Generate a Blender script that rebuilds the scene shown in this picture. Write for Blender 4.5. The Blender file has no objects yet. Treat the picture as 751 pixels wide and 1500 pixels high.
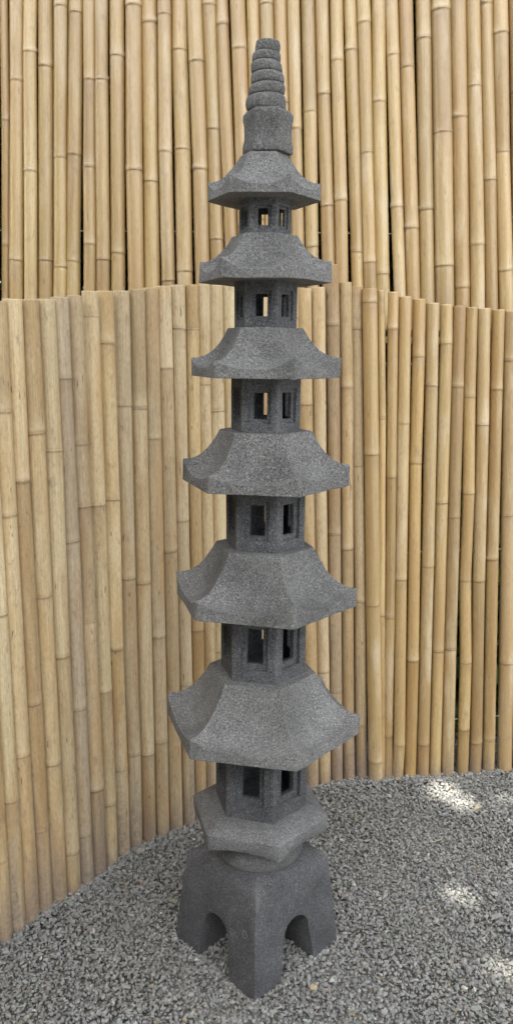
import bpy, bmesh, math, random
import numpy as np
from mathutils import Vector, Matrix, Quaternion
from math import sin, cos, pi, radians

S = bpy.context.scene
C = S.collection
random.seed(7)
rng = np.random.default_rng(11)

# ------------------------------------------------------------------ helpers
def link(name, me, mat=None, parent=None, loc=(0, 0, 0)):
    o = bpy.data.objects.new(name, me)
    C.objects.link(o)
    o.location = loc
    if mat is not None and me is not None:
        me.materials.clear(); me.materials.append(mat)
    if parent is not None:
        o.parent = parent
    return o

def tag(o, label=None, cat=None, group=None, kind=None):
    if label: o['label'] = label
    if cat: o['category'] = cat
    if group: o['group'] = group
    if kind: o['kind'] = kind
    return o

def empty(name, loc=(0, 0, 0)):
    return link(name, None, loc=loc)

def mesh_np(name, V, F, smooth=False):
    """V (n,3); F list of equal-length index rows as array (m,k)"""
    me = bpy.data.meshes.new(name)
    V = np.asarray(V, dtype=np.float32); F = np.asarray(F, dtype=np.int32)
    n, k = F.shape
    me.vertices.add(len(V)); me.vertices.foreach_set('co', V.ravel())
    me.loops.add(n * k); me.loops.foreach_set('vertex_index', F.ravel())
    me.polygons.add(n)
    me.polygons.foreach_set('loop_start', np.arange(0, n * k, k, dtype=np.int32))
    me.polygons.foreach_set('loop_total', np.full(n, k, dtype=np.int32))
    me.polygons.foreach_set('use_smooth', np.full(n, smooth, dtype=bool))
    me.update(calc_edges=True)
    me.validate()
    return me

def mesh_py(name, V, F, smooth=False):
    me = bpy.data.meshes.new(name)
    me.from_pydata([tuple(v) for v in V], [], [tuple(f) for f in F])
    me.polygons.foreach_set('use_smooth', [smooth] * len(me.polygons))
    me.update()
    return me

def set_col(me, name, col):
    a = me.attributes.new(name, 'FLOAT_COLOR', 'POINT')
    a.data.foreach_set('color', np.asarray(col, dtype=np.float32).ravel())

def tube(pts, radii, seg=10, cap=True):
    """swept tube -> V, F (quads + cap fans as tris padded)"""
    pts = [Vector(p) for p in pts]
    V, F = [], []
    up = Vector((0.31, 0.87, 0.2)).normalized()
    for i, p in enumerate(pts):
        t = (pts[min(i + 1, len(pts) - 1)] - pts[max(i - 1, 0)]).normalized()
        a = t.cross(up)
        if a.length < 1e-3: a = t.cross(Vector((1, 0, 0)))
        a.normalize(); b = t.cross(a)
        for k in range(seg):
            an = 2 * pi * k / seg
            V.append(p + (a * cos(an) + b * sin(an)) * radii[i])
    for i in range(len(pts) - 1):
        for k in range(seg):
            k2 = (k + 1) % seg
            F.append((i * seg + k, i * seg + k2, (i + 1) * seg + k2, (i + 1) * seg + k))
    if cap:
        F.append(tuple(range(seg - 1, -1, -1)))
        F.append(tuple((len(pts) - 1) * seg + k for k in range(seg)))
    return V, F

# ------------------------------------------------------------------ materials
def new_mat(name):
    m = bpy.data.materials.new(name); m.use_nodes = True
    nt = m.node_tree; nt.nodes.clear()
    out = nt.nodes.new('ShaderNodeOutputMaterial')
    bs = nt.nodes.new('ShaderNodeBsdfPrincipled')
    nt.links.new(bs.outputs[0], out.inputs[0])
    return m, nt, bs

def N(nt, t, **kw):
    n = nt.nodes.new(t)
    for k, v in kw.items():
        if k in n.inputs: n.inputs[k].default_value = v
        else: setattr(n, k, v)
    return n

def ramp(nt, stops, fac=None, interp='LINEAR'):
    r = nt.nodes.new('ShaderNodeValToRGB')
    r.color_ramp.interpolation = interp
    e = r.color_ramp.elements
    while len(e) > 1: e.remove(e[-1])
    e[0].position = stops[0][0]; e[0].color = col4(stops[0][1])
    for p, c in stops[1:]:
        q = e.new(p); q.color = col4(c)
    if fac is not None: nt.links.new(fac, r.inputs[0])
    return r

def col4(c):
    if isinstance(c, (int, float)): return (c, c, c, 1)
    return (c[0], c[1], c[2], 1)

def mix(nt, fac, a, b, mode='MIX'):
    m = nt.nodes.new('ShaderNodeMix'); m.data_type = 'RGBA'; m.blend_type = mode
    m.clamp_factor = True
    for v, idx in ((fac, 0), (a, 6), (b, 7)):
        if isinstance(v, (int, float)): m.inputs[idx].default_value = v if idx == 0 else col4(v)
        elif isinstance(v, tuple): m.inputs[idx].default_value = col4(v)
        else: nt.links.new(v, m.inputs[idx])
    return m.outputs[2]

def math_(nt, op, a, b=None, c=None):
    m = nt.nodes.new('ShaderNodeMath'); m.operation = op
    for i, v in enumerate((a, b, c)):
        if v is None: continue
        if isinstance(v, (int, float)): m.inputs[i].default_value = v
        else: nt.links.new(v, m.inputs[i])
    return m.outputs[0]

def coords(nt, scale=(1, 1, 1), per_object=True, kind='Object'):
    tc = nt.nodes.new('ShaderNodeTexCoord')
    mp = nt.nodes.new('ShaderNodeMapping')
    mp.inputs['Scale'].default_value = scale
    nt.links.new(tc.outputs[kind], mp.inputs[0])
    if per_object:
        oi = nt.nodes.new('ShaderNodeObjectInfo')
        sc = nt.nodes.new('ShaderNodeVectorMath'); sc.operation = 'SCALE'
        sc.inputs[0].default_value = (37.1, 91.7, 53.3)
        nt.links.new(oi.outputs['Random'], sc.inputs['Scale'])
        nt.links.new(sc.outputs[0], mp.inputs['Location'])
    return mp.outputs[0]

def noise(nt, vec, scale, detail=4, rough=0.55):
    n = nt.nodes.new('ShaderNodeTexNoise')
    n.inputs['Scale'].default_value = scale
    n.inputs['Detail'].default_value = detail
    n.inputs['Roughness'].default_value = rough
    nt.links.new(vec, n.inputs['Vector'])
    return n.outputs['Fac']

def bump(nt, bs, height, strength, dist):
    b = nt.nodes.new('ShaderNodeBump')
    b.inputs['Strength'].default_value = strength
    b.inputs['Distance'].default_value = dist
    nt.links.new(height, b.inputs['Height'])
    nt.links.new(b.outputs[0], bs.inputs['Normal'])

def stone_mat(name, base, speck=0.5, pit=0.5, tint=(1, 1, 1)):
    m, nt, bs = new_mat(name)
    v = coords(nt)
    n1 = noise(nt, v, 9, 5, 0.6)                 # broad weathering
    n2 = noise(nt, v, 60, 5, 0.7)                # blotches
    n3 = noise(nt, v, 270, 5, 0.82)              # grains
    n4 = noise(nt, v, 560, 2, 0.6)
    b = tuple(base * t for t in tint)
    c = ramp(nt, [(0.32, tuple(x * 0.74 for x in b)), (0.5, b), (0.68, tuple(min(1, x * 1.25) for x in b))], n1).outputs[0]
    g2 = ramp(nt, [(0.3, 0.90), (0.7, 1.10)], n2).outputs[0]
    c = mix(nt, 1.0, c, g2, 'MULTIPLY')
    g3 = ramp(nt, [(0.36, max(0.1, 1 - 1.4 * speck)), (0.46, 0.88), (0.55, 1.05), (0.64, 1 + 2.2 * speck)], n3).outputs[0]
    c = mix(nt, 1.0, c, g3, 'MULTIPLY')
    w = nt.nodes.new('ShaderNodeTexVoronoi'); w.inputs['Scale'].default_value = 85
    nt.links.new(v, w.inputs['Vector'])
    fleck = ramp(nt, [(0.05, 1), (0.13, 0)], w.outputs['Distance']).outputs[0]
    keep = ramp(nt, [(0.55, 0), (0.6, 1)], noise(nt, v, 41, 2)).outputs[0]
    c = mix(nt, math_(nt, 'MULTIPLY', math_(nt, 'MULTIPLY', fleck, keep), 0.55), c, (0.42, 0.40, 0.37))
    # pale chalky scuffs with a shape of their own
    sc = ramp(nt, [(0.64, 0), (0.76, 1)], noise(nt, v, 15, 6, 0.75)).outputs[0]
    c = mix(nt, math_(nt, 'MULTIPLY', sc, 0.42), c, (0.36, 0.35, 0.33))
    oi = nt.nodes.new('ShaderNodeObjectInfo')
    c = mix(nt, 1.0, c, ramp(nt, [(0, 0.88), (1, 1.13)], oi.outputs['Random']).outputs[0], 'MULTIPLY')
    # open pores of the lava stone
    po = nt.nodes.new('ShaderNodeTexVoronoi'); po.inputs['Scale'].default_value = 150
    nt.links.new(v, po.inputs['Vector'])
    pore = ramp(nt, [(0.14, 1), (0.30, 0)], po.outputs['Distance']).outputs[0]
    c = mix(nt, math_(nt, 'MULTIPLY', math_(nt, 'MULTIPLY', pore, ramp(nt, [(0.42, 0), (0.58, 1)], n2).outputs[0]), 0.45 + 0.4 * pit), c, (0.025, 0.025, 0.026))
    # worn, dusty arrises
    ge = nt.nodes.new('ShaderNodeNewGeometry')
    ed = ramp(nt, [(0.53, 0), (0.60, 1)], ge.outputs['Pointiness']).outputs[0]
    c = mix(nt, math_(nt, 'MULTIPLY', math_(nt, 'MULTIPLY', ed, ramp(nt, [(0.38, 0), (0.62, 1)], noise(nt, v, 28, 4, 0.7)).outputs[0]), 0.5), c, (0.33, 0.325, 0.31))
    nt.links.new(c, bs.inputs['Base Color'])
    bs.inputs['Roughness'].default_value = 0.93
    bs.inputs['Specular IOR Level'].default_value = 0.25
    pv = nt.nodes.new('ShaderNodeTexVoronoi'); pv.inputs['Scale'].default_value = 210
    nt.links.new(v, pv.inputs['Vector'])
    pits = ramp(nt, [(0.12, 0), (0.42, 1)], pv.outputs['Distance']).outputs[0]
    h = math_(nt, 'ADD', math_(nt, 'MULTIPLY', n3, 0.8), math_(nt, 'MULTIPLY', pits, 0.5 * pit))
    h = math_(nt, 'ADD', h, math_(nt, 'MULTIPLY', n2, 1.1))
    bump(nt, bs, h, 0.55 + 0.3 * pit, 0.0022)
    return m

def bamboo_mat(name, tones, gloss, streak, age):
    """tones: colours picked per cane by its random number"""
    m, nt, bs = new_mat(name)
    oi = nt.nodes.new('ShaderNodeObjectInfo')
    n = len(tones)
    base = ramp(nt, [(i / (n - 1), t) for i, t in enumerate(tones)], oi.outputs['Random']).outputs[0]
    v_f = coords(nt, (1, 1, 0.018))                       # long fibres
    v_s = coords(nt, (1, 1, 0.10))
    v_o = coords(nt)
    fib = noise(nt, v_f, 420, 4, 0.65)
    c = mix(nt, 1.0, base, ramp(nt, [(0.3, 1 - streak), (0.7, 1 + streak * 0.6)], fib).outputs[0], 'MULTIPLY')
    # slow colour drift along the cane: greener/yellower to browner
    drift = noise(nt, v_s, 22, 4, 0.6)
    c = mix(nt, math_(nt, 'MULTIPLY', ramp(nt, [(0.46, 0), (0.64, 1)], drift).outputs[0], 0.68), c, (0.42, 0.265, 0.115))
    pale = noise(nt, coords(nt, (1, 1, 0.2)), 17, 5, 0.6)
    c = mix(nt, math_(nt, 'MULTIPLY', ramp(nt, [(0.55, 0), (0.70, 1)], pale).outputs[0], 0.6), c, (0.62, 0.52, 0.36))
    # mildew blotches and dark nicks
    bl = noise(nt, coords(nt, (1, 1, 0.45)), 46, 6, 0.72)
    c = mix(nt, math_(nt, 'MULTIPLY', ramp(nt, [(0.56, 0), (0.70, 1)], bl).outputs[0], 0.38 + 0.25 * age), c, (0.25, 0.18, 0.12))
    mo = noise(nt, coords(nt, (1, 1, 0.35)), 210, 5, 0.75)
    c = mix(nt, 1.0, c, ramp(nt, [(0.32, 1 - 0.16 * age - 0.05), (0.5, 1.0), (0.68, 1 + 0.10 * age + 0.04)], mo).outputs[0], 'MULTIPLY')
    ia = nt.nodes.new('ShaderNodeAttribute'); ia.attribute_name = 'marks'
    it = ramp(nt, [(0.0, (0.74, 0.69, 0.62)), (0.3, (0.91, 0.895, 0.86)), (0.65, (0.97, 0.965, 0.94)), (1.0, (1.08, 1.09, 1.09))], ia.outputs['Alpha']).outputs[0]
    c = mix(nt, 1.0, c, it, 'MULTIPLY')
    nick = noise(nt, coords(nt, (1, 1, 0.16)), 150, 2, 0.5)
    c = mix(nt, math_(nt, 'MULTIPLY', ramp(nt, [(0.70, 0), (0.74, 1)], nick).outputs[0], 0.35 + 0.5 * age), c, (0.09, 0.06, 0.04))
    # per-vertex marks: R node line, G pale waxy band, B scar / ground stain
    at = nt.nodes.new('ShaderNodeAttribute'); at.attribute_name = 'marks'
    sp = nt.nodes.new('ShaderNodeSeparateColor'); nt.links.new(at.outputs['Color'], sp.inputs[0])
    rough_n = ramp(nt, [(0.3, 0.35), (0.65, 1)], noise(nt, v_o, 90, 4, 0.7)).outputs[0]
    c = mix(nt, math_(nt, 'MULTIPLY', math_(nt, 'MULTIPLY', sp.outputs[1], rough_n), 0.6), c, (0.66, 0.55, 0.36))
    c = mix(nt, math_(nt, 'MULTIPLY', math_(nt, 'MULTIPLY', sp.outputs[0], rough_n), 0.8), c, (0.16, 0.10, 0.055))
    c = mix(nt, math_(nt, 'MULTIPLY', sp.outputs[2], math_(nt, 'MULTIPLY', rough_n, 1.0)), c, (0.19, 0.15, 0.13))
    nt.links.new(c, bs.inputs['Base Color'])
    r = ramp(nt, [(0.3, gloss), (0.75, min(0.9, gloss + 0.3))], bl).outputs[0]
    nt.links.new(r, bs.inputs['Roughness'])
    bs.inputs['Specular IOR Level'].default_value = 0.85 - 0.4 * age
    h = math_(nt, 'ADD', math_(nt, 'MULTIPLY', fib, 0.5), math_(nt, 'MULTIPLY', bl, 0.7))
    bump(nt, bs, h, 0.22 + 0.25 * age, 0.0014)
    bs.inputs['Coat Weight'].default_value = max(0.0, 0.6 - 0.65 * age)
    bs.inputs['Coat Roughness'].default_value = 0.22
    return m

M_ROOF = stone_mat('andesite_roof', 0.134, 0.52, 0.8, (0.99, 0.99, 0.975))
M_PLATE = stone_mat('andesite_plate', 0.125, 0.42, 0.5, (0.98, 0.98, 0.98))
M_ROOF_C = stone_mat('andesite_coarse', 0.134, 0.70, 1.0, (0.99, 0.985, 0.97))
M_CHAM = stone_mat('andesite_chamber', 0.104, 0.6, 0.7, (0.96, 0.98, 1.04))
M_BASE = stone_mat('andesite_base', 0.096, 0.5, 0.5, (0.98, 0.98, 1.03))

M_BAM_U = bamboo_mat('bamboo_yellow', [(0.44, 0.305, 0.135), (0.50, 0.36, 0.165), (0.56, 0.41, 0.185), (0.47, 0.35, 0.175), (0.42, 0.28, 0.12), (0.55, 0.41, 0.195), (0.47, 0.325, 0.145)], 0.26, 0.22, 0.25)
M_BAM_L = bamboo_mat('bamboo_old', [(0.51, 0.38, 0.21), (0.64, 0.50, 0.28), (0.42, 0.33, 0.225), (0.57, 0.425, 0.22), (0.52, 0.42, 0.28), (0.37, 0.275, 0.17), (0.65, 0.54, 0.34), (0.48, 0.36, 0.20), (0.44, 0.37, 0.28), (0.59, 0.46, 0.26)], 0.5, 0.26, 0.9)
M_BAM_R = bamboo_mat('bamboo_pale', [(0.51, 0.365, 0.165), (0.44, 0.31, 0.145), (0.55, 0.40, 0.185), (0.53, 0.36, 0.145), (0.45, 0.33, 0.165), (0.40, 0.285, 0.15)], 0.26, 0.22, 0.3)

def simple_mat(name, colr, rough=0.8, var=0.25, scale=30):
    m, nt, bs = new_mat(name)
    v = coords(nt)
    n = noise(nt, v, scale, 5, 0.6)
    c = mix(nt, 1.0, tuple(colr), ramp(nt, [(0.3, 1 - var), (0.7, 1 + var)], n).outputs[0], 'MULTIPLY')
    nt.links.new(c, bs.inputs['Base Color'])
    bs.inputs['Roughness'].default_value = rough
    bump(nt, bs, n, 0.4, 0.002)
    return m
M_WIRE = simple_mat('galvanised_wire', (0.45, 0.44, 0.42), 0.45)
M_WOOD = simple_mat('rail_wood', (0.16, 0.11, 0.07), 0.85, 0.35, 25)
M_BARK = simple_mat('bark', (0.12, 0.09, 0.065), 0.95, 0.45, 18)

def leaf_mat(name):
    m, nt, bs = new_mat(name)
    at = nt.nodes.new('ShaderNodeAttribute'); at.attribute_name = 'tint'
    nt.links.new(at.outputs['Color'], bs.inputs['Base Color'])
    bs.inputs['Roughness'].default_value = 0.5
    return m
M_LEAF = leaf_mat('leaf')

def gravel_mat():
    m, nt, bs = new_mat('gravel_stone')
    at = nt.nodes.new('ShaderNodeAttribute'); at.attribute_name = 'tint'
    v = coords(nt, per_object=False)
    g = ramp(nt, [(0.3, 0.78), (0.7, 1.2)], noise(nt, v, 260, 4, 0.65)).outputs[0]
    c = mix(nt, 1.0, at.outputs['Color'], g, 'MULTIPLY')
    # broad damp / mossy patches of ground
    d = ramp(nt, [(0.5, 0), (0.68, 1)], noise(nt, v, 2.6, 4, 0.6)).outputs[0]
    c = mix(nt, math_(nt, 'MULTIPLY', d, 0.35), c, mix(nt, 1.0, c, (0.72, 0.74, 0.58), 'MULTIPLY'))
    nt.links.new(c, bs.inputs['Base Color'])
    bs.inputs['Roughness'].default_value = 0.88
    bs.inputs['Specular IOR Level'].default_value = 0.3
    bump(nt, bs, noise(nt, v, 420, 3, 0.6), 0.4, 0.001)
    return m
M_GRAVEL = gravel_mat()

def ground_mat():
    m, nt, bs = new_mat('gravel_ground')
    v = coords(nt, per_object=False)
    vo = nt.nodes.new('ShaderNodeTexVoronoi'); vo.inputs['Scale'].default_value = 85
    nt.links.new(v, vo.inputs['Vector'])
    sp = nt.nodes.new('ShaderNodeSeparateColor'); nt.links.new(vo.outputs['Color'], sp.inputs[0])
    c = ramp(nt, [(0, (0.11, 0.11, 0.10)), (0.5, (0.17, 0.172, 0.16)), (1, (0.27, 0.27, 0.25))], sp.outputs[0]).outputs[0]
    c = mix(nt, ramp(nt, [(0.25, 0), (0.6, 0.8)], vo.outputs['Distance']).outputs[0], c, (0.06, 0.058, 0.05))
    nt.links.new(c, bs.inputs['Base Color'])
    bs.inputs['Roughness'].default_value = 0.95
    inv = math_(nt, 'SUBTRACT', 1.0, vo.outputs['Distance'])
    bump(nt, bs, inv, 0.9, 0.006)
    return m
M_GROUND = ground_mat()

# measured positions: base x, y, top x, y, z, radius, node heights (negative: branch scar)
L_TAB = [
  [-0.5995,1.6415,-0.5986,1.6428,1.4809,0.0196,[0.217]],
  [-0.5765,1.6733,-0.5759,1.6742,1.4855,0.0201,[1.221,0.813,0.354]],
  [-0.5528,1.7068,-0.5525,1.7072,1.4903,0.0211,[1.265,1.035,0.452]],
  [-0.5278,1.7421,-0.5293,1.7401,1.4984,0.0221,[1.106,0.571]],
  [-0.5015,1.7788,-0.5035,1.7761,1.5018,0.023,[1.21,0.826,0.393]],
  [-0.4743,1.8168,-0.4766,1.8134,1.5058,0.0236,[1.166,0.66,0.119]],
  [-0.4471,1.8562,-0.4536,1.8465,1.511,0.024,[1.33,0.942,0.502]],
  [-0.4212,1.8966,-0.4296,1.8834,1.5151,0.0238,[-1.174,1.019,0.724,-0.253]],
  [-0.396,1.9365,-0.4005,1.9297,1.5277,0.0233,[1.474,1.014,-0.514]],
  [-0.3693,1.9741,-0.3733,1.969,1.5322,0.023,[1.411,1.021,0.618,0.266]],
  [-0.339,2.0089,-0.3397,2.0081,1.5375,0.0232,[1.258,0.801,0.292]],
  [-0.305,2.0409,-0.3064,2.0397,1.5444,0.0234,[1.248,-0.782,0.275]],
  [-0.2688,2.0708,-0.2755,2.0656,1.549,0.0232,[1.169,0.616,0.298]],
  [-0.2318,2.0982,-0.2452,2.0888,1.5536,0.0224,[1.35,0.855,0.355]],
  [-0.1955,2.1223,-0.2115,2.112,1.5573,0.0209,[1.452,0.937,0.451]],
  [-0.1615,2.1433,-0.177,2.1339,1.561,0.0196,[1.451,1.049,0.611,0.223]],
  [-0.1285,2.1629,-0.1477,2.1518,1.5644,0.0199,[1.309,0.789,0.258]],
  [-0.0926,2.1831,-0.1179,2.1693,1.566,0.0221,[1.234,0.533]],
  [-0.0509,2.2051,-0.0786,2.1906,1.5681,0.0248,[1.382,0.674]],
  [-0.0045,2.229,-0.0385,2.2113,1.57,0.0268,[1.155,0.45]],
  [0.0443,2.2543,0.0014,2.2318,1.5738,0.0277,[1.307,0.703]],
  [0.0937,2.2803,0.0421,2.2532,1.5758,0.0277,[1.421,0.824]],
  [0.1422,2.3058,0.0845,2.2761,1.5799,0.0267,[1.129,0.489]],
  [0.1886,2.329,0.1251,2.2987,1.569,0.025,[1.247,0.66,0.222]],
  [0.2324,2.3489,0.1673,2.3217,1.5748,0.0233,[1.021,0.402]],
  [0.2747,2.3649,0.2083,2.3428,1.6371,0.0224,[1.472,-0.847,0.324]],
  [0.3172,2.3771,0.25,2.3602,1.588,0.0221,[1.294,-0.796,0.198]],
  [0.3606,2.3865,0.2852,2.3702,1.5776,0.0222,[1.463,1.057,0.623,0.199]],
]
R_TAB = [
  [0.4045,2.3671,0.3209,2.3529,1.5729,0.0227,[1.54,1.095,0.619,0.074]],
  [0.4262,2.3708,0.3545,2.3587,1.5698,0.0108,[-1.202,0.579]],
  [0.4452,2.3741,0.392,2.365,1.5654,0.0163,[-1.464,1.023,-0.573]],
  [0.4768,2.3794,0.428,2.3711,1.5531,0.0191,[1.188,-0.696,0.132]],
  [0.5211,2.387,0.4696,2.3782,1.5471,0.0192,[-1.064,0.423]],
  [0.5657,2.3945,0.5118,2.3854,1.5363,0.0199,[1.3,0.737,0.125]],
  [0.6076,2.4016,0.5539,2.3925,1.5332,0.0194,[1.423,0.939,0.448]],
  [0.6523,2.4093,0.5942,2.3994,1.53,0.0207,[1.296,0.894,0.455]],
  [0.7048,2.4182,0.6319,2.4058,1.5268,0.0186,[1.269,0.969,0.685,0.407,0.169]],
  [0.749,2.4257,0.6711,2.4124,1.5243,0.0199,[1.182,0.683,0.115]],
  [0.797,2.4338,0.7164,2.4201,1.5212,0.0201,[1.29,-0.752,0.124]],
  [0.8554,2.4437,0.7577,2.4272,1.5179,0.0237,[1.378,0.896,0.396]],
  [0.9092,2.4529,0.8059,2.4353,1.514,0.0216,[1.223,0.556]],
  [0.9619,2.4618,0.8521,2.4432,1.5107,0.0219,[1.307,0.716]],
  [1.0149,2.4708,0.8987,2.4511,1.5075,0.0221,[1.095,0.479]],
  [1.0683,2.4799,0.9456,2.4591,1.5042,0.0223,[1.007,0.305]],
]
U_TAB = [
  [-0.799,-0.7131,0.0127,[-2.066]],
  [-0.763,-0.6733,0.0227,[-2.175,1.664]],
  [-0.7172,-0.6373,0.0206,[1.923]],
  [-0.6728,-0.5957,0.0227,[2.213,1.665]],
  [-0.6283,-0.5507,0.0208,[2.372,1.962]],
  [-0.5853,-0.5103,0.0229,[2.358,1.972]],
  [-0.5323,-0.4816,0.0196,[2.177,1.934,1.713]],
  [-0.4911,-0.4428,0.0217,[-2.178,1.667]],
  [-0.4421,-0.4041,0.0219,[-2.243,1.687]],
  [-0.3838,-0.3607,0.0257,[2.374,1.926]],
  [-0.3322,-0.3204,0.0242,[-2.333,1.897]],
  [-0.283,-0.2841,0.021,[2.353,1.981,1.607]],
  [-0.2277,-0.2454,0.0249,[2.261,1.989,1.634]],
  [-0.1673,-0.2151,0.0238,[2.23,-1.933]],
  [-0.119,-0.1817,0.0212,[2.047]],
  [-0.0744,-0.146,0.0208,[2.329,-1.85]],
  [-0.0322,-0.0975,0.023,[2.264,1.771]],
  [0.0109,-0.0537,0.02,[2.139,1.792]],
  [0.0528,-0.019,0.0212,[2.026]],
  [0.0928,0.0236,0.0196,[2.121,1.732]],
  [0.1334,0.0605,0.0198,[-2.049,1.652]],
  [0.1751,0.1059,0.0206,[2.097,1.713]],
  [0.2279,0.1343,0.0208,[2.146,1.833]],
  [0.2674,0.1778,0.0196,[2.237,1.847]],
  [0.3192,0.2088,0.0193,[-2.267,1.7]],
  [0.3593,0.2467,0.0202,[2.339,1.986,1.668]],
  [0.4003,0.2942,0.0217,[-2.127,1.634]],
  [0.4533,0.3214,0.0189,[2.254,-1.831]],
  [0.4937,0.3636,0.0225,[2.221,-1.77]],
  [0.5378,0.4158,0.0223,[2.3,-1.826]],
  [0.5907,0.4708,0.0295,[2.044]],
  [0.6467,0.5176,0.0242,[-2.088,1.595]],
  [0.6944,0.5573,0.0215,[-2.173,1.724]],
  [0.7402,0.5899,0.0208,[-2.396,1.912]],
  [0.7872,0.6209,0.0223,[1.994]],
  [0.8329,0.6615,0.0219,[2.159]],
]

# ------------------------------------------------------------------ ground + gravel
SUN_EL, SUN_AZ = radians(60), radians(246)          # azimuth from +X towards +Y
SUN = Vector((cos(SUN_EL) * cos(SUN_AZ), cos(SUN_EL) * sin(SUN_AZ), sin(SUN_EL)))

R0 = 60.0
me = mesh_py('ground', [(-R0, -R0, -0.006), (R0, -R0, -0.006), (R0, R0, -0.006), (-R0, R0, -0.006)], [(0, 1, 2, 3)])
tag(link('ground', me, M_GROUND), kind='structure')

def ico1():
    bm = bmesh.new(); bmesh.ops.create_icosphere(bm, subdivisions=1, radius=1)
    V = np.array([v.co[:] for v in bm.verts]); F = np.array([[v.index for v in f.verts] for f in bm.faces])
    bm.free(); return V, F

def rand_rot(n):
    q = rng.normal(size=(n, 4)); q /= np.linalg.norm(q, axis=1)[:, None]
    w, x, y, z = q.T
    return np.stack([1 - 2 * (y * y + z * z), 2 * (x * y - z * w), 2 * (x * z + y * w),
                     2 * (x * y + z * w), 1 - 2 * (x * x + z * z), 2 * (y * z - x * w),
                     2 * (x * z - y * w), 2 * (y * z + x * w), 1 - 2 * (x * x + y * y)], axis=1).reshape(n, 3, 3)

def stones(pos, size, flat):
    n = len(pos)
    V0, F0 = ico1(); k = len(V0)
    V = np.repeat(V0[None], n, 0) * (1 + rng.normal(0, 0.20, (n, k, 1)))
    ax = np.stack([rng.uniform(0.85, 1.5, n), rng.uniform(0.65, 1.05, n), rng.uniform(0.42, 0.8, n)], 1)
    V *= ax[:, None, :]
    # chip: clamp along a few random planes so facets appear
    for _ in range(4):
        d = rng.normal(size=(n, 3)); d /= np.linalg.norm(d, axis=1)[:, None]
        lim = rng.uniform(0.45, 0.8, n)
        dot = np.einsum('nkc,nc->nk', V, d)
        over = np.clip(dot - lim[:, None], 0, None)
        V -= over[:, :, None] * d[:, None, :]
    V *= size[:, None, None]
    R = rand_rot(n)
    V = np.einsum('nij,nkj->nki', R, V)
    V[:, :, 2] *= flat
    V += pos[:, None, :]
    F = F0[None] + (np.arange(n) * k)[:, None, None]
    return V.reshape(-1, 3), F.reshape(-1, 3), k

def scatter(x0, x1, y0, y1, n, smin, smax, zlo, zhi):
    p = np.stack([rng.uniform(x0, x1, n), rng.uniform(y0, y1, n), rng.uniform(zlo, zhi, n)], 1)
    s = smin + (smax - smin) * rng.beta(1.6, 3.2, n)
    return p, s
P1, S1 = scatter(-1.15, 1.45, 1.05, 2.62, 78000, 0.0032, 0.0080, -0.003, 0.008)
P2, S2 = scatter(-1.15, 1.45, 1.05, 2.62, 900, 0.0075, 0.0115, 0.002, 0.008)
P3, S3 = scatter(-2.4, 2.6, 0.3, 2.62, 30000, 0.005, 0.012, -0.003, 0.005)
P4, S4 = scatter(0.2, 1.5, 2.36, 2.9, 4000, 0.004, 0.009, -0.002, 0.006)
out = (P3[:, 0] < -1.15) | (P3[:, 0] > 1.45) | (P3[:, 1] < 1.05)
P3, S3 = P3[out], S3[out]
# stones banked up against the pagoda feet and the fence foot
nb = 520
sd = rng.integers(0, 4, nb); tq = rng.uniform(-0.02, 1.02, nb)
ca = np.array([[0.0096 + 0.199 * cos(radians(-91) + k_ * pi / 2), 1.6467 + 0.199 * sin(radians(-91) + k_ * pi / 2)] for k_ in range(5)])
edge_p = ca[sd] * (1 - tq)[:, None] + ca[sd + 1] * tq[:, None] + rng.normal(0, 0.006, (nb, 2))
P5 = np.column_stack([edge_p, rng.uniform(0.000, 0.009, nb)]); S5 = rng.uniform(0.0035, 0.0075, nb)
foot = np.array([[a[0] + 0.006, a[1] - a[5] - 0.004] for a in L_TAB] + [[a[0], a[1] - a[5] - 0.004] for a in R_TAB])
fi = rng.uniform(0, len(foot) - 1.001, 1500); f0 = fi.astype(int); ft = (fi - f0)[:, None]
P6 = np.column_stack([foot[f0] * (1 - ft) + foot[f0 + 1] * ft + rng.normal(0, 0.012, (1500, 2)), rng.uniform(0.001, 0.010, 1500)]); S6 = rng.uniform(0.0035, 0.008, 1500)
P7, S7 = scatter(-1.15, 1.45, 1.05, 2.62, 60000, 0.0022, 0.0046, -0.004, 0.001)     # fines between the chips
pos = np.concatenate([P1, P2, P3, P4, P5, P6, P7]); siz = np.concatenate([S1, S2, S3, S4, S5, S6, S7])
# gentle unevenness of the bed
hgt = 0.004 * np.sin(pos[:, 0] * 7.1 + 1.3) * np.cos(pos[:, 1] * 6.3) + 0.003 * np.sin(pos[:, 0] * 17 + pos[:, 1] * 13)
pos[:, 2] += hgt
V, F, k = stones(pos, siz, 0.85)
n = len(pos)
val = np.clip(rng.normal(0.228, 0.028, n), 0.12, 0.40)
tone = np.stack([val * rng.normal(1.0, 0.03, n), val * rng.normal(1.0, 0.015, n), val * rng.normal(0.955, 0.03, n)], 1)
pick = rng.random(n)
tone[pick > 0.985] *= np.array([1.55, 1.52, 1.45])          # pale chips
tone[pick < 0.006] *= np.array([1.25, 1.02, 0.72])           # rusty chips
colr = np.ones((n, 4)); colr[:, :3] = np.clip(tone, 0.04, 0.6)
me = mesh_np('gravel', V, F)
set_col(me, 'tint', np.repeat(colr, k, axis=0))
tag(link('gravel', me, M_GRAVEL), kind='stuff')

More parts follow.
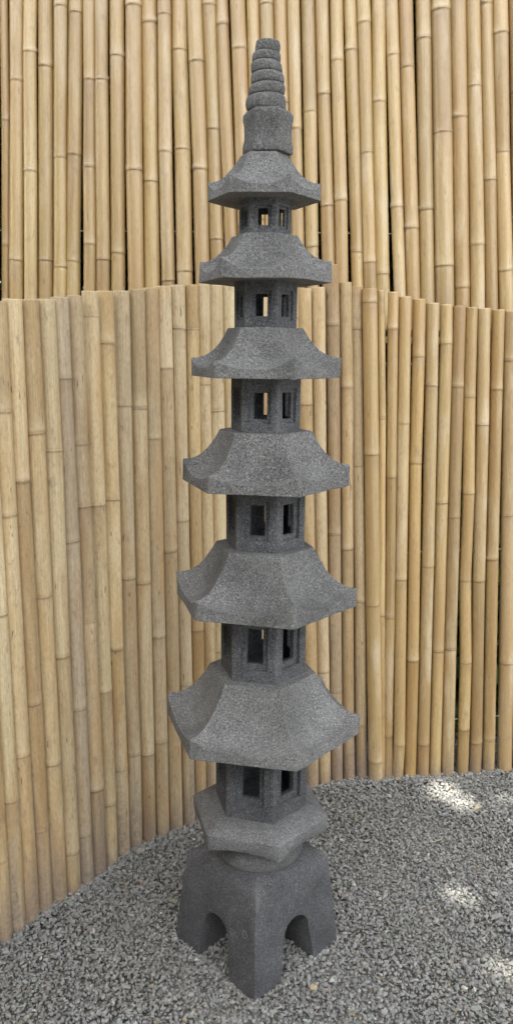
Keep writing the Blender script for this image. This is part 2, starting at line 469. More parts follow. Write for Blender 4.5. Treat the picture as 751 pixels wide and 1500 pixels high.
# ------------------------------------------------------------------ bamboo canes
def cane(name, B, T, r, nodes, mat, parent, seed, kink=0.0018, stain=0.12, taper=0.05, seg=22):
    rd = random.Random(seed)
    B, T = Vector(B), Vector(T)
    L = (T - B).length
    nd = sorted((abs(z), z < 0) for z in nodes)
    # invent nodes beyond the listed ones
    zs = [a for a, _ in nd]
    step = 0.36
    while zs and zs[0] > 0.5: zs.insert(0, zs[0] - step * rd.uniform(0.85, 1.15)); nd.insert(0, (zs[0], rd.random() < 0.25))
    while zs and zs[-1] < L - 0.45: zs.append(zs[-1] + step * rd.uniform(0.85, 1.15)); nd.append((zs[-1], rd.random() < 0.25))
    nd = [(a, s) for a, s in nd if 0.03 < a < L - 0.015]
    rows = set(np.linspace(0, L, max(12, int(L / 0.07))).round(4).tolist())
    for a, s in nd:
        for d in (-0.03, -0.018, -0.010, -0.006, -0.003, -0.001, 0.0015, 0.004, 0.007, 0.012, 0.02, 0.034, 0.05):
            if 0 < a + d < L: rows.add(round(a + d, 4))
    for d in (0.004, 0.03, 0.08, 0.14): rows.add(d)
    rows.add(round(L - 0.003, 4))
    rows = sorted(rows)
    keep = [rows[0]]
    for q in rows[1:]:
        if q - keep[-1] > 0.0009: keep.append(q)
    rows = keep
    # axis offsets (kinks at nodes)
    kx = [0] + [a for a, _ in nd] + [L]
    ox = [0] + [rd.gauss(0, kink) for _ in nd] + [0]
    oy = [0] + [rd.gauss(0, kink * 0.6) for _ in nd] + [0]
    X = np.interp(rows, kx, ox); Y = np.interp(rows, kx, oy)
    ph = rd.uniform(0, 6.28); el = rd.uniform(0.0, 0.03)
    scar_dir = {a: -pi / 2 + rd.uniform(-0.7, 0.7) for a, s in nd if s}
    tiltn = {a: (rd.uniform(-0.0016, 0.0016), rd.uniform(0, 6.28)) for a, _ in nd}
    nv = {a: (rd.uniform(0.55, 1.3), rd.uniform(0.0, 1.1) ** 1.3, rd.uniform(0.008, 0.028), rd.uniform(0.0, 0.5) ** 1.2) for a, _ in nd}
    V, col = [], []
    itint = [rd.random() for _ in range(len(nd) + 1)]
    rnode = [rd.uniform(0.97, 1.02) for _ in range(len(nd) + 1)]
    stn = stain * rd.uniform(0.25, 1.4)
    for i, z in enumerate(rows):
        ii = sum(1 for a, _ in nd if a < z)
        rz = r * (1 + taper * 0.5 - taper * z / L) * (1 + 0.4 * (rnode[ii] - 1))
        for k_ in range(seg):
            an = 2 * pi * k_ / seg
            rr = rz * (1 + el * cos(2 * (an - ph)))
            R_ = G_ = B_ = 0.0
            for a, s in nd:
                d = z - a - tiltn[a][0] * cos(an - tiltn[a][1])
                if abs(d) > 0.12: continue
                rr += rz * (0.035 * math.exp(-(d / 0.0030) ** 2) - 0.03 * math.exp(-((d + 0.0065) / 0.0028) ** 2) + 0.012 * math.exp(-(d / 0.02) ** 2))
                R_ = max(R_, nv[a][0] * math.exp(-((d + 0.0040) / 0.0022) ** 2), 0.35 * nv[a][0] * math.exp(-((d - 0.004) / 0.003) ** 2))
                if d < -0.006: R_ = max(R_, nv[a][3] * math.exp(-(d + 0.006) ** 2 / 0.0008))
                if d > 0.004: G_ = max(G_, nv[a][1] * math.exp(-(d - 0.004) / nv[a][2]))
                if s:
                    da = (an - scar_dir[a] + pi) % (2 * pi) - pi
                    wv = math.exp(-(da / 0.42) ** 2)
                    rr += rz * 0.16 * wv * math.exp(-((d - 0.004) / 0.0075) ** 2)
                    B_ = max(B_, 1.0 * math.exp(-(da / 0.40) ** 2) * math.exp(-((d - 0.003) / 0.010) ** 2))
                    if d > 0.008:
                        gro = math.exp(-(da / 0.30) ** 2) * math.exp(-(d - 0.008) / 0.05)
                        rr -= rz * 0.10 * gro
                        G_ = max(G_, gro)
            if stain > 0:
                edge = stn * (1 + 0.35 * sin(3 * an + ph) + 0.2 * sin(7 * an + ph * 2))
                if z < edge * 1.6: B_ = max(B_, 1.0 * max(0, 1 - z / (edge * 1.6)) ** 0.5)
            V.append((X[i] + rr * cos(an), Y[i] + rr * sin(an), z))
            col.append((R_, G_, B_, itint[ii]))
    F = []
    n = len(rows)
    for i in range(n - 1):
        for k_ in range(seg):
            k2 = (k_ + 1) % seg
            F.append((i * seg + k_, i * seg + k2, (i + 1) * seg + k2, (i + 1) * seg + k_))
    # cut ends: rim, inner wall and diaphragm
    for row, zz, flip in ((n - 1, L, 1), (0, 0, -1)):
        base = len(V)
        for rad, dz in ((0.80, 0.0), (0.78, -0.02 * flip)):
            for k_ in range(seg):
                an = 2 * pi * k_ / seg
                V.append((X[row] + r * rad * cos(an), Y[row] + r * rad * sin(an), zz + dz)); col.append((0.25, 0.2, 0.25, 1))
        for k_ in range(seg):
            k2 = (k_ + 1) % seg
            q1 = (row * seg + k_, row * seg + k2, base + k2, base + k_)
            q2 = (base + k_, base + k2, base + seg + k2, base + seg + k_)
            F += [q1, q2] if flip > 0 else [q1[::-1], q2[::-1]]
        cap = tuple(base + seg + k_ for k_ in range(seg))
        F.append(cap if flip > 0 else cap[::-1])
    me = mesh_py(name, V, F, True)
    set_col(me, 'marks', col)
    o = link(name, me, mat, parent, B)
    o.rotation_mode = 'QUATERNION'
    o.rotation_quaternion = (T - B).to_track_quat('Z', 'Y')
    return o

def rail(name, pts, rad, mat, parent, seg=10):
    V, F = tube(pts, [rad] * len(pts), seg)
    return link(name, mesh_py(name, V, F, True), mat, parent)

# left screen: close-set old canes on a curve, from the left foreground to behind the pagoda
left_screen = tag(empty('bamboo_screen', (0, 0, 0)), 'low curved screen of close set old brown bamboo canes running behind the pagoda', 'bamboo screen')
ext = []
b0, t0 = Vector(L_TAB[0][0:2]), Vector(L_TAB[0][2:5])
for q in range(1, 7):
    ext.append([b0.x - 0.0235 * q, b0.y - 0.0325 * q, t0.x - 0.0235 * q, t0.y - 0.0325 * q, 1.48 - 0.004 * q, 0.0205, [0.3 + 0.13 * (q % 4), 0.9 + 0.1 * (q % 3)]])
for i, row in enumerate(ext[::-1] + L_TAB):
    bx, by, tx, ty, tz, r, nd = row
    jr = 1 + 0.07 * sin(i * 12.9); jz = 0.0022 * sin(i * 7.3)
    cane('bamboo_cane', (bx, by, -0.02), (tx, ty, tz + jz), r * 0.965 * jr, [(abs(z) + 0.02) * (1 if z > 0 else -1) for z in nd], M_BAM_L, left_screen, 100 + i, 0.0016, 0.14)
def offs(tab, dx, dy, z):
    return [(a[0] * (1 - z / a[4]) + a[2] * z / a[4] + dx, a[1] * (1 - z / a[4]) + a[3] * z / a[4] + dy, z) for a in tab]
for z in (0.35, 1.2):
    rail('back_rail', offs((ext[::-1] + L_TAB)[::3], -0.030, 0.036, z), 0.012, M_WOOD, left_screen)

# right screen
right_screen = tag(empty('bamboo_screen', (0, 0, 0)), 'low screen of pale bamboo canes with open gaps to the right of the pagoda', 'bamboo screen')
for i, row in enumerate(R_TAB):
    bx, by, tx, ty, tz, r, nd = row
    cane('bamboo_cane', (bx, by, -0.02), (tx, ty, tz), r, [(abs(z) + 0.02) * (1 if z > 0 else -1) for z in nd], M_BAM_R, right_screen, 300 + i, 0.0022, 0.05)
for z in (0.2, 0.78, 1.36):
    V, F = tube(offs(R_TAB[::2], 0, 0.0, z), [0.0011] * len(R_TAB[::2]), 6)
    link('tie_wire', mesh_py('tie_wire', V, F, True), M_WIRE, right_screen)
for z in (0.12, 1.45):
    rail('back_rail', offs(R_TAB[::3], 0.0, 0.040, z), 0.011, M_WOOD, right_screen)

# tall upper screen
upper = tag(empty('bamboo_screen', (0, 0, 0)), 'tall golden bamboo screen rising above and behind the two low screens', 'bamboo screen')
ub = []
for q in range(7, 0, -1):
    ub.append([U_TAB[0][0] - 0.046 * q, U_TAB[0][1] - 0.046 * q, 0.0205 + 0.002 * sin(q * 2.1), [1.9 + 0.1 * (q % 5), 2.3]])
ub += U_TAB
for q in range(1, 11):
    ub.append([U_TAB[-1][0] + 0.047 * q, U_TAB[-1][1] + 0.045 * q, 0.0213 + 0.002 * sin(q * 1.7), [1.7 + 0.12 * (q % 4), 2.25]])
YU = 2.54
for i, (x0, x1, r, nd) in enumerate(ub):
    jit = 0.004 * sin(i * 2.7)
    cane('bamboo_cane', (x0, YU + jit, 1.42), (x1, YU + jit, 3.12 + 0.03 * sin(i * 5.1)), r, [(abs(z) - 1.42) * (1 if z > 0 else -1) for z in nd], M_BAM_U, upper, 500 + i, 0.0026, 0.0)
xa, xb = ub[0][0] - 0.05, ub[-1][0] + 0.05
for z in (1.748, 2.55):
    rail('tie_wire', [(xa, YU, z), (0, YU, z + 0.004), (xb, YU, z)], 0.0011, M_WIRE, upper, 6)
for z in (1.47, 2.95):
    rail('back_rail', [(xa, YU + 0.05, z), (xb, YU + 0.05, z)], 0.018, M_WOOD, upper)
for x in (-1.1, -0.33, 0.36, 1.3):
    rail('post', [(x, YU + 0.1, -0.03), (x, YU + 0.1, 3.1)], 0.032, M_WOOD, upper, 14)

# ------------------------------------------------------------------ pagoda
pag = tag(empty('stone_pagoda', (0.0096, 1.6467, 0)), 'tall grey six roofed stone pagoda lantern standing on gravel before bamboo screens', 'pagoda')
AX, AY = 0.0096, 1.6467

def apply_mods(o):
    dg = bpy.context.evaluated_depsgraph_get()
    me = bpy.data.meshes.new_from_object(o.evaluated_get(dg))
    o.modifiers.clear()
    old = o.data; o.data = me
    return o

def cut(o, cutter):
    m = o.modifiers.new('b', 'BOOLEAN'); m.operation = 'DIFFERENCE'; m.solver = 'EXACT'; m.object = cutter
    bpy.context.view_layer.update()
    apply_mods(o)
    me = cutter.data
    bpy.data.objects.remove(cutter); bpy.data.meshes.remove(me)

def prism(pts, z0, z1, pts_top=None):
    n = len(pts); pt = pts_top or pts
    V = [(p[0], p[1], z0) for p in pts] + [(p[0], p[1], z1) for p in pt]
    F = [tuple(range(n - 1, -1, -1)), tuple(range(n, 2 * n))]
    F += [(i, (i + 1) % n, n + (i + 1) % n, n + i) for i in range(n)]
    return V, F

def hexpts(r, rot=0, cx=0, cy=0):
    return [(cx + r * cos(rot + k * pi / 3), cy + r * sin(rot + k * pi / 3)) for k in range(6)]

def weather(o, width, amp, seed, subdiv=None):
    """worn edges: small bevel, then a slight hand-cut unevenness of the surface"""
    m = o.modifiers.new('bev', 'BEVEL'); m.width = width; m.segments = 2; m.limit_method = 'ANGLE'; m.angle_limit = radians(32)
    bpy.context.view_layer.update(); apply_mods(o)
    rd = np.random.default_rng(seed)
    me = o.data
    co = np.empty(len(me.vertices) * 3, np.float32); me.vertices.foreach_get('co', co); co = co.reshape(-1, 3)
    f = rd.uniform(20, 70, (6, 3)); ph = rd.uniform(0, 6.28, (6, 3))
    off = np.zeros_like(co)
    for a in range(6):
        w = np.sin(co @ f[a] + ph[a, 0])
        off += w[:, None] * rd.normal(0, 1, 3)[None] / (1 + a)
    co += amp * off * 0.5
    me.vertices.foreach_set('co', co.ravel()); me.update()
    return o

def autosmooth(me, ang=35):
    bm = bmesh.new(); bm.from_mesh(me)
    for f in bm.faces: f.smooth = True
    for e in bm.edges:
        if len(e.link_faces) == 2 and e.calc_face_angle(0) > radians(ang): e.smooth = False
    bm.to_mesh(me); bm.free()

# base: square block battered to a domed top, an arch cut through each way
hb, ht, zb, zs = 0.195, 0.166, -0.012, 0.236
def sq(r): return [(r * cos(radians(-91) + k * pi / 2), r * sin(radians(-91) + k * pi / 2)) for k in range(4)]
bm = bmesh.new()
levels = [(hb, zb), (hb - 0.10 * (hb - ht), 0.03), (hb - 0.40 * (hb - ht), 0.10), (hb - 0.72 * (hb - ht), 0.17), (ht, zs - 0.007), (ht - 0.007, zs), (0.118, 0.256), (0.085, 0.262)]
rings = []
NS = 12
for r, z in levels:
    c4 = sq(r); ring = []
    for a in range(4):
        p, q = Vector(c4[a]), Vector(c4[(a + 1) % 4])
        for s in range(NS):
            t = s / NS; v = p.lerp(q, t)
            if z > zs - 0.002:     # rounded towards the neck
                k = {zs: 0.02, 0.256: 0.45, 0.262: 1.0}.get(z, 0)
                rad = v.length; v = v.normalized() * (rad * (1 - k) + r * 0.86 * k)
            ring.append(bm.verts.new((v.x, v.y, z)))
    rings.append(ring)
n4 = NS * 4
for a, b in zip(rings, rings[1:]):
    for i in range(n4): bm.faces.new((a[i], a[(i + 1) % n4], b[(i + 1) % n4], b[i]))
bm.faces.new(rings[0][::-1]); bm.faces.new(rings[-1])
me = bpy.data.meshes.new('base'); bm.to_mesh(me); bm.free()
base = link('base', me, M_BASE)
for ang in (radians(-91 + 45), radians(-91 + 135)):
    w, hs, hh = 0.043, 0.082, 0.136
    prof = [(-w * 1.42, -0.05), (w * 1.42, -0.05), (w * 1.0, hs)]
    for s in range(1, 10):
        th = pi * s / 10
        prof.append((w * cos(th), hs + (hh - hs) * sin(th) ** 0.85))
    prof.append((-w, hs))
    Vc, Fc = [], []
    ex = Vector((cos(ang), sin(ang), 0)); ey = Vector((-sin(ang), cos(ang), 0))
    for side in (-0.4, 0.4):
        for u, z in prof: Vc.append(ex * side + ey * u + Vector((0, 0, z)))
    k = len(prof)
    Fc = [tuple(range(k))[::-1], tuple(range(k, 2 * k))] + [(i, (i + 1) % k, k + (i + 1) % k, k + i) for i in range(k)]
    cm = mesh_py('cut', Vc, Fc)
    bm = bmesh.new(); bm.from_mesh(cm); bmesh.ops.recalc_face_normals(bm, faces=bm.faces); bm.to_mesh(cm); bm.free()
    cut(base, link('cut', cm))
base.data.materials.clear(); base.data.materials.append(M_BASE)
weather(base, 0.0020, 0.0006, 3)
autosmooth(base.data, 40)
base.parent = pag

# small scratched mark on the left face of the base
def face_pt(u, z):   # left face runs from the near corner (angle -91) to the left corner (angle 179)
    r = hb - (hb - ht) * min(1, max(0, z) / zs)
    p, q = Vector((r * cos(radians(-91)), r * sin(radians(-91)))), Vector((r * cos(radians(179)), r * sin(radians(179))))
    v = p.lerp(q, u); nrm = Vector((cos(radians(-136)), sin(radians(-136))))
    v = v + nrm * 0.0006
    return (v.x, v.y, z)
mk = [(0.150, 0.150), (0.152, 0.133), (0.146, 0.1325), (0.120, 0.134), (0.107, 0.1385), (0.107, 0.145), (0.120, 0.1495), (0.150, 0.150)]
Vm, Fm = tube([face_pt(u, z) for u, z in mk], [0.0008] * len(mk), 6)
link('carved_mark', mesh_py('carved_mark', Vm, Fm, True), M_PLATE, pag)

# round neck under the hexagonal plate
V, F = [], []
SEG = 40
prof = [(0.094, 0.244), (0.101, 0.256), (0.104, 0.266), (0.102, 0.278), (0.092, 0.305), (0.086, 0.336)]
for r, z in prof:
    for k in range(SEG): V.append((r * cos(2 * pi * k / SEG), r * sin(2 * pi * k / SEG), z))
for i in range(len(prof) - 1):
    for k in range(SEG): F.append((i * SEG + k, i * SEG + (k + 1) % SEG, (i + 1) * SEG + (k + 1) % SEG, (i + 1) * SEG + k))
F.append(tuple(range(SEG))[::-1]); F.append(tuple((len(prof) - 1) * SEG + k for k in range(SEG)))
link('neck', mesh_py('neck', V, F, True), M_PLATE, pag, (0.003, 0, 0))

# plate: hexagonal slab with a sloped shoulder
def loft_hex(name, levels, rot, mat, cx, width=0.004, amp=0.0008, seed=1, sub=8, scallop=None):
    bm = bmesh.new(); rings = []
    for r, z in levels:
        pts = hexpts(r, rot); ring = []
        for a in range(6):
            p, q = Vector(pts[a]), Vector(pts[(a + 1) % 6])
            for s in range(sub): v = p.lerp(q, s / sub); ring.append(bm.verts.new((v.x, v.y, z + (scallop[0] * (1 - abs(2 * s / sub - 1) ** 2) if scallop and len(rings) == scallop[1] else 0))))
        rings.append(ring)
    n = 6 * sub
    for a, b in zip(rings, rings[1:]):
        for i in range(n): bm.faces.new((a[i], a[(i + 1) % n], b[(i + 1) % n], b[i]))
    bm.faces.new(rings[0][::-1]); bm.faces.new(rings[-1])
    me = bpy.data.meshes.new(name); bm.to_mesh(me); bm.free()
    o = link(name, me, mat)
    weather(o, width, amp, seed)
    o.data.materials.clear(); o.data.materials.append(mat)
    autosmooth(o.data, 40)
    o.parent = pag; o.location = (cx, 0, 0)
    return o
pl = loft_hex('plate', [(0.095, 0.332), (0.1595, 0.318), (0.162, 0.358), (0.130, 0.3775), (0.09, 0.380)], radians(-14.4), M_PLATE, 0.0030, 0.0016, 0.0006, 5, 8, (0.011, 1))

# roofs
def roof(name, zb, R, zt, rt, rot, mat, cx, seed):
    rd = np.random.default_rng(seed)
    tc, tm = 0.018 + 0.140 * R, 0.009 + 0.058 * R          # eave thickness at corner / mid edge
    U, NV = 24, 16
    bm = bmesh.new()
    corner = [tc * (1 + rd.normal(0, 0.09)) for _ in range(6)]
    rows = []
    for j in range(NV + 1):
        v = 1 - j / NV                                     # 1 at eave, 0 at the top
        v = v ** 0.9
        row = []
        for a in range(6):
            for s in range(U):
                u = s / U
                p0, p1 = Vector((cos(rot + a * pi / 3), sin(rot + a * pi / 3))), Vector((cos(rot + (a + 1) * pi / 3), sin(rot + (a + 1) * pi / 3)))
                d = p0.lerp(p1, u)
                rad = rt + (R - 0.0015 - rt) * v
                e = abs(2 * u - 1)
                ct = corner[a] * (1 - u) + corner[(a + 1) % 6] * u
                ze = tm + (ct - tm) * (e ** 2.5)
                p = 2.35
                z = ze + (zt - zb - ze) * (1 - v) ** p - 0.075 * R * (1 - e ** 1.6) * 4 * v * (1 - v) * (1.2 - v)
                row.append(bm.verts.new((d.x * rad, d.y * rad, zb + z)))
        rows.append(row)
    n = 6 * U
    # eave wall down to the flat underside
    low, mid, inn = [], [], []
    for a in range(6):
        for s in range(U):
            u = s / U
            p0, p1 = Vector((cos(rot + a * pi / 3), sin(rot + a * pi / 3))), Vector((cos(rot + (a + 1) * pi / 3), sin(rot + (a + 1) * pi / 3)))
            d = p0.lerp(p1, u)
            low.append(bm.verts.new((d.x * R, d.y * R, zb)))
            inn.append(bm.verts.new((d.x * rt * 0.7, d.y * rt * 0.7, zb + 0.001)))
    for lo, hi in zip(rows, rows[1:]):
        for i in range(n): bm.faces.new((lo[i], lo[(i + 1) % n], hi[(i + 1) % n], hi[i]))
    for i in range(n):
        i2 = (i + 1) % n
        bm.faces.new((low[i], low[i2], rows[0][i2], rows[0][i]))
        bm.faces.new((inn[i], inn[i2], low[i2], low[i]))
    bm.faces.new(rows[-1]); bm.faces.new(inn[::-1])
    # chips knocked out of the eave
    for _ in range(9):
        vv = rows[0][rd.integers(0, n)] if rd.random() < 0.6 else low[rd.integers(0, n)]
        if rd.random() < 0.45: vv = (rows[0] if rd.random() < 0.5 else low)[int(rd.integers(0, 6)) * U]
        c0 = vv.co.copy(); cr = rd.uniform(0.006, 0.013); dep = rd.uniform(0.0012, 0.0035)
        inward = Vector((-c0.x, -c0.y, 0)).normalized()
        for q in bm.verts:
            dd = (q.co - c0).length
            if dd < cr: q.co += inward * dep * (1 - (dd / cr) ** 2) + Vector((0, 0, rd.normal(0, 0.0004)))
    me = bpy.data.meshes.new(name); bm.to_mesh(me); bm.free()
    o = link(name, me, mat)
    weather(o, 0.0008 + 0.0032 * R, 0.0008, seed)
    o.data.materials.clear(); o.data.materials.append(mat)
    autosmooth(o.data, 18)
    o.parent = pag; o.location = (cx - AX, 0, 0)
    return o

# chamber: hexagonal box with a framed window through every face
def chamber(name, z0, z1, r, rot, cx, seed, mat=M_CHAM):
    V, F = prism(hexpts(r, rot), z0 - 0.004, z1 + 0.004)
    o = link(name, mesh_py(name, V, F), mat)
    wall = 0.235 * r
    V, F = prism(hexpts(r - wall, rot), z0 + 0.006, z1 - 0.002)
    cut(o, link('cut', mesh_py('cut', V, F)))
    H = z1 - z0
    ap = r * cos(pi / 6)
    for half, za, zc, d0, d1 in ((0.300, 0.165, 0.805, ap - 0.085 * r, ap + 0.05), (0.185, 0.245, 0.725, ap - 0.05, ap + 0.03)):
        for k in range(6):
            an = rot + pi / 6 + k * pi / 3
            e, t = Vector((cos(an), sin(an), 0)), Vector((-sin(an), cos(an), 0))
            w = half * r
            vs = []
            for zz in (z0 + za * H, z0 + zc * H):
                for dd, ww in ((d0, -w), (d1, -w), (d1, w), (d0, w)):
                    vs.append(e * dd + t * ww + Vector((0, 0, zz)))
            Fc = [(3, 2, 1, 0), (4, 5, 6, 7), (0, 1, 5, 4), (1, 2, 6, 5), (2, 3, 7, 6), (3, 0, 4, 7)]
            cm = mesh_py('cut', vs, Fc)
            bmm = bmesh.new(); bmm.from_mesh(cm); bmesh.ops.recalc_face_normals(bmm, faces=bmm.faces); bmm.to_mesh(cm); bmm.free()
            cut(o, link('cut', cm))
    weather(o, 0.0010, 0.0005, seed)
    o.data.materials.clear(); o.data.materials.append(mat)
    autosmooth(o.data, 30)
    o.parent = pag; o.location = (cx - AX, 0, 0)
    return o

D2 = radians
roofs = [  # zb, R, zt, rt, rot, cx
    (0.5676, 0.2242, 0.700, 0.121, -11.4, 0.0155),
    (0.8620, 0.2032, 0.986, 0.1085, -13.2, 0.0176),
    (1.1210, 0.1804, 1.233, 0.098, -9.0, 0.0173),
    (1.3434, 0.1576, 1.441, 0.0785, -9.2, 0.0149),
    (1.5304, 0.1364, 1.620, 0.0662, -7.8, 0.0111),
    (1.6854, 0.1151, 1.7705, 0.0480, -4.4, 0.0090)]
chams = [(0.380, 0.5676, 0.1080, -15, 0.0152), (0.700, 0.862, 0.0962, -13, 0.0166), (0.986, 1.121, 0.0868, -14, 0.0185),
         (1.233, 1.3434, 0.0735, -11, 0.0165), (1.441, 1.5304, 0.0648, -9.5, 0.0144), (1.620, 1.6854, 0.0519, -5, 0.0110)]
for i, (zb_, R, zt, rt, rot, cx) in enumerate(roofs):
    o = roof('roof', zb_, R, zt, rt, D2(rot), M_ROOF_C if i == 2 else M_ROOF, cx, 40 + i)
    if i == 2: o['label'] = 'roof of rougher, more pitted stone'
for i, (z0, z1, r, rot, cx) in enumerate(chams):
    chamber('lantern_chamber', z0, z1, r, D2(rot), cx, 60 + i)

# finial: waisted hexagonal collar, then six stacked rounded rings
loft_hex('finial_collar', [(0.0485, 1.7718), (0.0498, 1.774), (0.0498, 1.786), (0.0470, 1.797), (0.0462, 1.812), (0.0475, 1.826), (0.0496, 1.834), (0.0490, 1.843), (0.0420, 1.8505), (0.03, 1.852)], D2(-4), M_ROOF, 0.0150 - AX, 0.0009, 0.0004, 9)
prof = []
zr = [1.8505, 1.8770, 1.8970, 1.9165, 1.9360, 1.9530, 1.9735]
rr = [0.0392, 0.0352, 0.0322, 0.0302, 0.0277, 0.0240]
for i in range(6):
    a, b, r = zr[i], zr[i + 1], rr[i]
    for t, f in ((0.0, 0.89), (0.06, 0.95), (0.2, 0.988), (0.45, 1.0), (0.70, 0.988), (0.88, 0.955), (0.96, 0.90), (1.0, 0.85)):
        if i == 5 and t > 0.9: f = 0.93 if t < 1 else 0.80
        prof.append((r * f, a + (b - a) * t))
prof.append((0.008, 1.9742))
V, F = [], []
SEG = 36
for r, z in prof:
    for k in range(SEG):
        a = 2 * pi * k / SEG
        V.append((r * cos(a) + 0.0016 * sin(z * 90), r * sin(a), z + 0.0012 * cos(a + z * 40)))
for i in range(len(prof) - 1):
    for k in range(SEG): F.append((i * SEG + k, i * SEG + (k + 1) % SEG, (i + 1) * SEG + (k + 1) % SEG, (i + 1) * SEG + k))
F.append(tuple(range(SEG))[::-1]); F.append(tuple((len(prof) - 1) * SEG + k for k in range(SEG)))
me = mesh_py('finial', V, F, True); autosmooth(me, 50)
link('finial', me, M_ROOF, pag, (0.0118 - AX, 0, 0))

# ------------------------------------------------------------------ bits lying on the gravel
V0, F0, k = stones(np.array([[0.0, 0.0, 0.0]]), np.array([0.020]), 0.7)
m_ = simple_mat('buff_stone', (0.33, 0.27, 0.20), 0.9, 0.2, 120)
o = link('stone', mesh_np('stone', V0, F0), m_, None, (0.695, 2.195, 0.012))
tag(o, 'larger buff brown stone lying by the sunlit patch near the right screen', 'stone')
V, F = tube([(-0.345, 1.840, 0.016), (-0.337, 1.822, 0.0175), (-0.330, 1.800, 0.015), (-0.322, 1.784, 0.014)], [0.0022, 0.0028, 0.0026, 0.0015], 8)
tag(link('twig', mesh_py('twig', V, F, True), simple_mat('twig', (0.20, 0.17, 0.13), 0.9)), 'thin grey brown twig lying on gravel beside the left screen', 'twig')
V, F = tube([(0.500, 2.02, 0.014), (0.520, 2.012, 0.017), (0.540, 2.022, 0.018), (0.553, 2.045, 0.015)], [0.0008, 0.0011, 0.0011, 0.0006], 6)
tag(link('straw', mesh_py('straw', V, F, True), simple_mat('straw', (0.50, 0.45, 0.34), 0.7)), 'pale curved straw stalk on the gravel right of the pagoda', 'straw')
# dry leaf: small cupped blade
LV, LF = [], []
for i in range(7):
    t = i / 6; w = 0.009 * sin(pi * min(1, t * 0.94 + 0.05)) ** 0.8
    for s in (-1, 0, 1):
        LV.append((t * 0.020 - 0.010, s * w * 0.8, 0.004 * abs(s) * (1 - t) + 0.003 * sin(t * 3)))
for i in range(6):
    for s in range(2): LF.append((i * 3 + s, i * 3 + s + 1, i * 3 + s + 4, i * 3 + s + 3))
me = mesh_py('dry_leaf', LV, LF, True)
o = link('dry_leaf', me, simple_mat('dry_leaf', (0.36, 0.29, 0.17), 0.7, 0.3, 90), None, (0.137, 1.485, 0.014)); o.rotation_euler = (0.2, -0.15, 0.7)
md = o.modifiers.new('s', 'SOLIDIFY'); md.thickness = 0.0008
tag(o, 'small yellow brown dry leaf on gravel in front of the pagoda', 'leaf')

# ------------------------------------------------------------------ greenery
def leaves(cen, size, tint_lo, tint_hi):
    n = len(cen)
    base = np.array([(-0.5, 0, 0), (-0.15, 0.26, 0.05), (0.2, 0.22, 0.05), (0.5, 0, -0.06), (0.2, -0.22, 0.05), (-0.15, -0.26, 0.05)])
    R = rand_rot(n)
    V = np.einsum('nij,kj->nki', R, base) * size[:, None, None] + cen[:, None, :]
    F = np.array([(0, 1, 2, 3), (0, 3, 4, 5)])[None] + (np.arange(n) * 6)[:, None, None]
    t = rng.random((n, 1)) ** 1.5
    c = np.ones((n, 4)); c[:, :3] = np.array(tint_lo) * (1 - t) + np.array(tint_hi) * t
    return V.reshape(-1, 3), F.reshape(-1, 4), np.repeat(c, 6, axis=0)

# hedge that shows dark green through the gaps of the fence
nH = 62000
cen = np.stack([rng.uniform(-1.9, 2.8, nH), 3.15 + 0.28 * rng.normal(size=nH).clip(-1.6, 1.6), rng.uniform(0.02, 3.35, nH)], 1)
cen[:, 2] += 0.15 * np.sin(cen[:, 0] * 5)
V, F, c = leaves(cen, rng.uniform(0.08, 0.13, nH), (0.025, 0.045, 0.012), (0.12, 0.19, 0.03))
hedge = tag(empty('hedge', (0.4, 3.15, 0)), 'dark green leafy hedge showing through the gaps behind the bamboo', 'hedge')
me = mesh_np('foliage', V - np.array([0.4, 3.15, 0]), F); set_col(me, 'tint', c)
link('foliage', me, M_LEAF, hedge)
for i in range(9):
    x = -1.5 + i * 0.5
    pts = [(x - 0.4, 0, -0.05), (x - 0.38, 0.02, 0.8), (x - 0.42, -0.02, 1.7), (x - 0.37, 0.03, 2.7)]
    V, F = tube(pts, [0.025, 0.02, 0.014, 0.006], 8)
    link('stem', mesh_py('stem', V, F, True), M_BARK, hedge)

# unseen hedge added left and behind, so daylight comes mostly from the right
path = [Vector((-2.7, 1.3, 0)), Vector((-3.0, -1.0, 0)), Vector((-2.6, -3.4, 0)), Vector((-0.2, -4.6, 0)), Vector((1.2, -4.9, 0))]
seg_l = [(b - a).length for a, b in zip(path, path[1:])]
nG = 34000
pick_s = rng.choice(len(seg_l), nG, p=np.array(seg_l) / sum(seg_l)); tt = rng.random(nG)
pa = np.array([path[i][:2] for i in range(len(path))])
cen = np.zeros((nG, 3)); cen[:, :2] = pa[pick_s] * (1 - tt)[:, None] + pa[pick_s + 1] * tt[:, None] + rng.normal(0, 0.2, (nG, 2))
cen[:, 2] = rng.uniform(0.03, 3.9, nG) + 0.2 * np.sin(cen[:, 0] * 3)
cen[:, 2] = np.abs(cen[:, 2])
V, F, c = leaves(cen, rng.uniform(0.12, 0.20, nG), (0.025, 0.045, 0.012), (0.09, 0.14, 0.03))
gh = tag(empty('added_shade_hedge', (-2.6, -3.4, 0)), 'tall dense dark green hedge added unseen on the left behind the viewer to block daylight', 'hedge')
me = mesh_np('foliage', V - np.array([-2.6, -3.4, 0]), F); set_col(me, 'tint', c)
link('foliage', me, M_LEAF, gh)
for a, b in zip(path, path[1:]):
    for q in (0.2, 0.7):
        g = a.lerp(b, q) - Vector((-2.6, -3.4, 0))
        V, F = tube([g + Vector((0, 0, -0.05)), g + Vector((0.03, 0.02, 1.2)), g + Vector((-0.03, 0, 3.2))], [0.04, 0.03, 0.01], 8)
        link('stem', mesh_py('stem', V, F, True), M_BARK, gh)

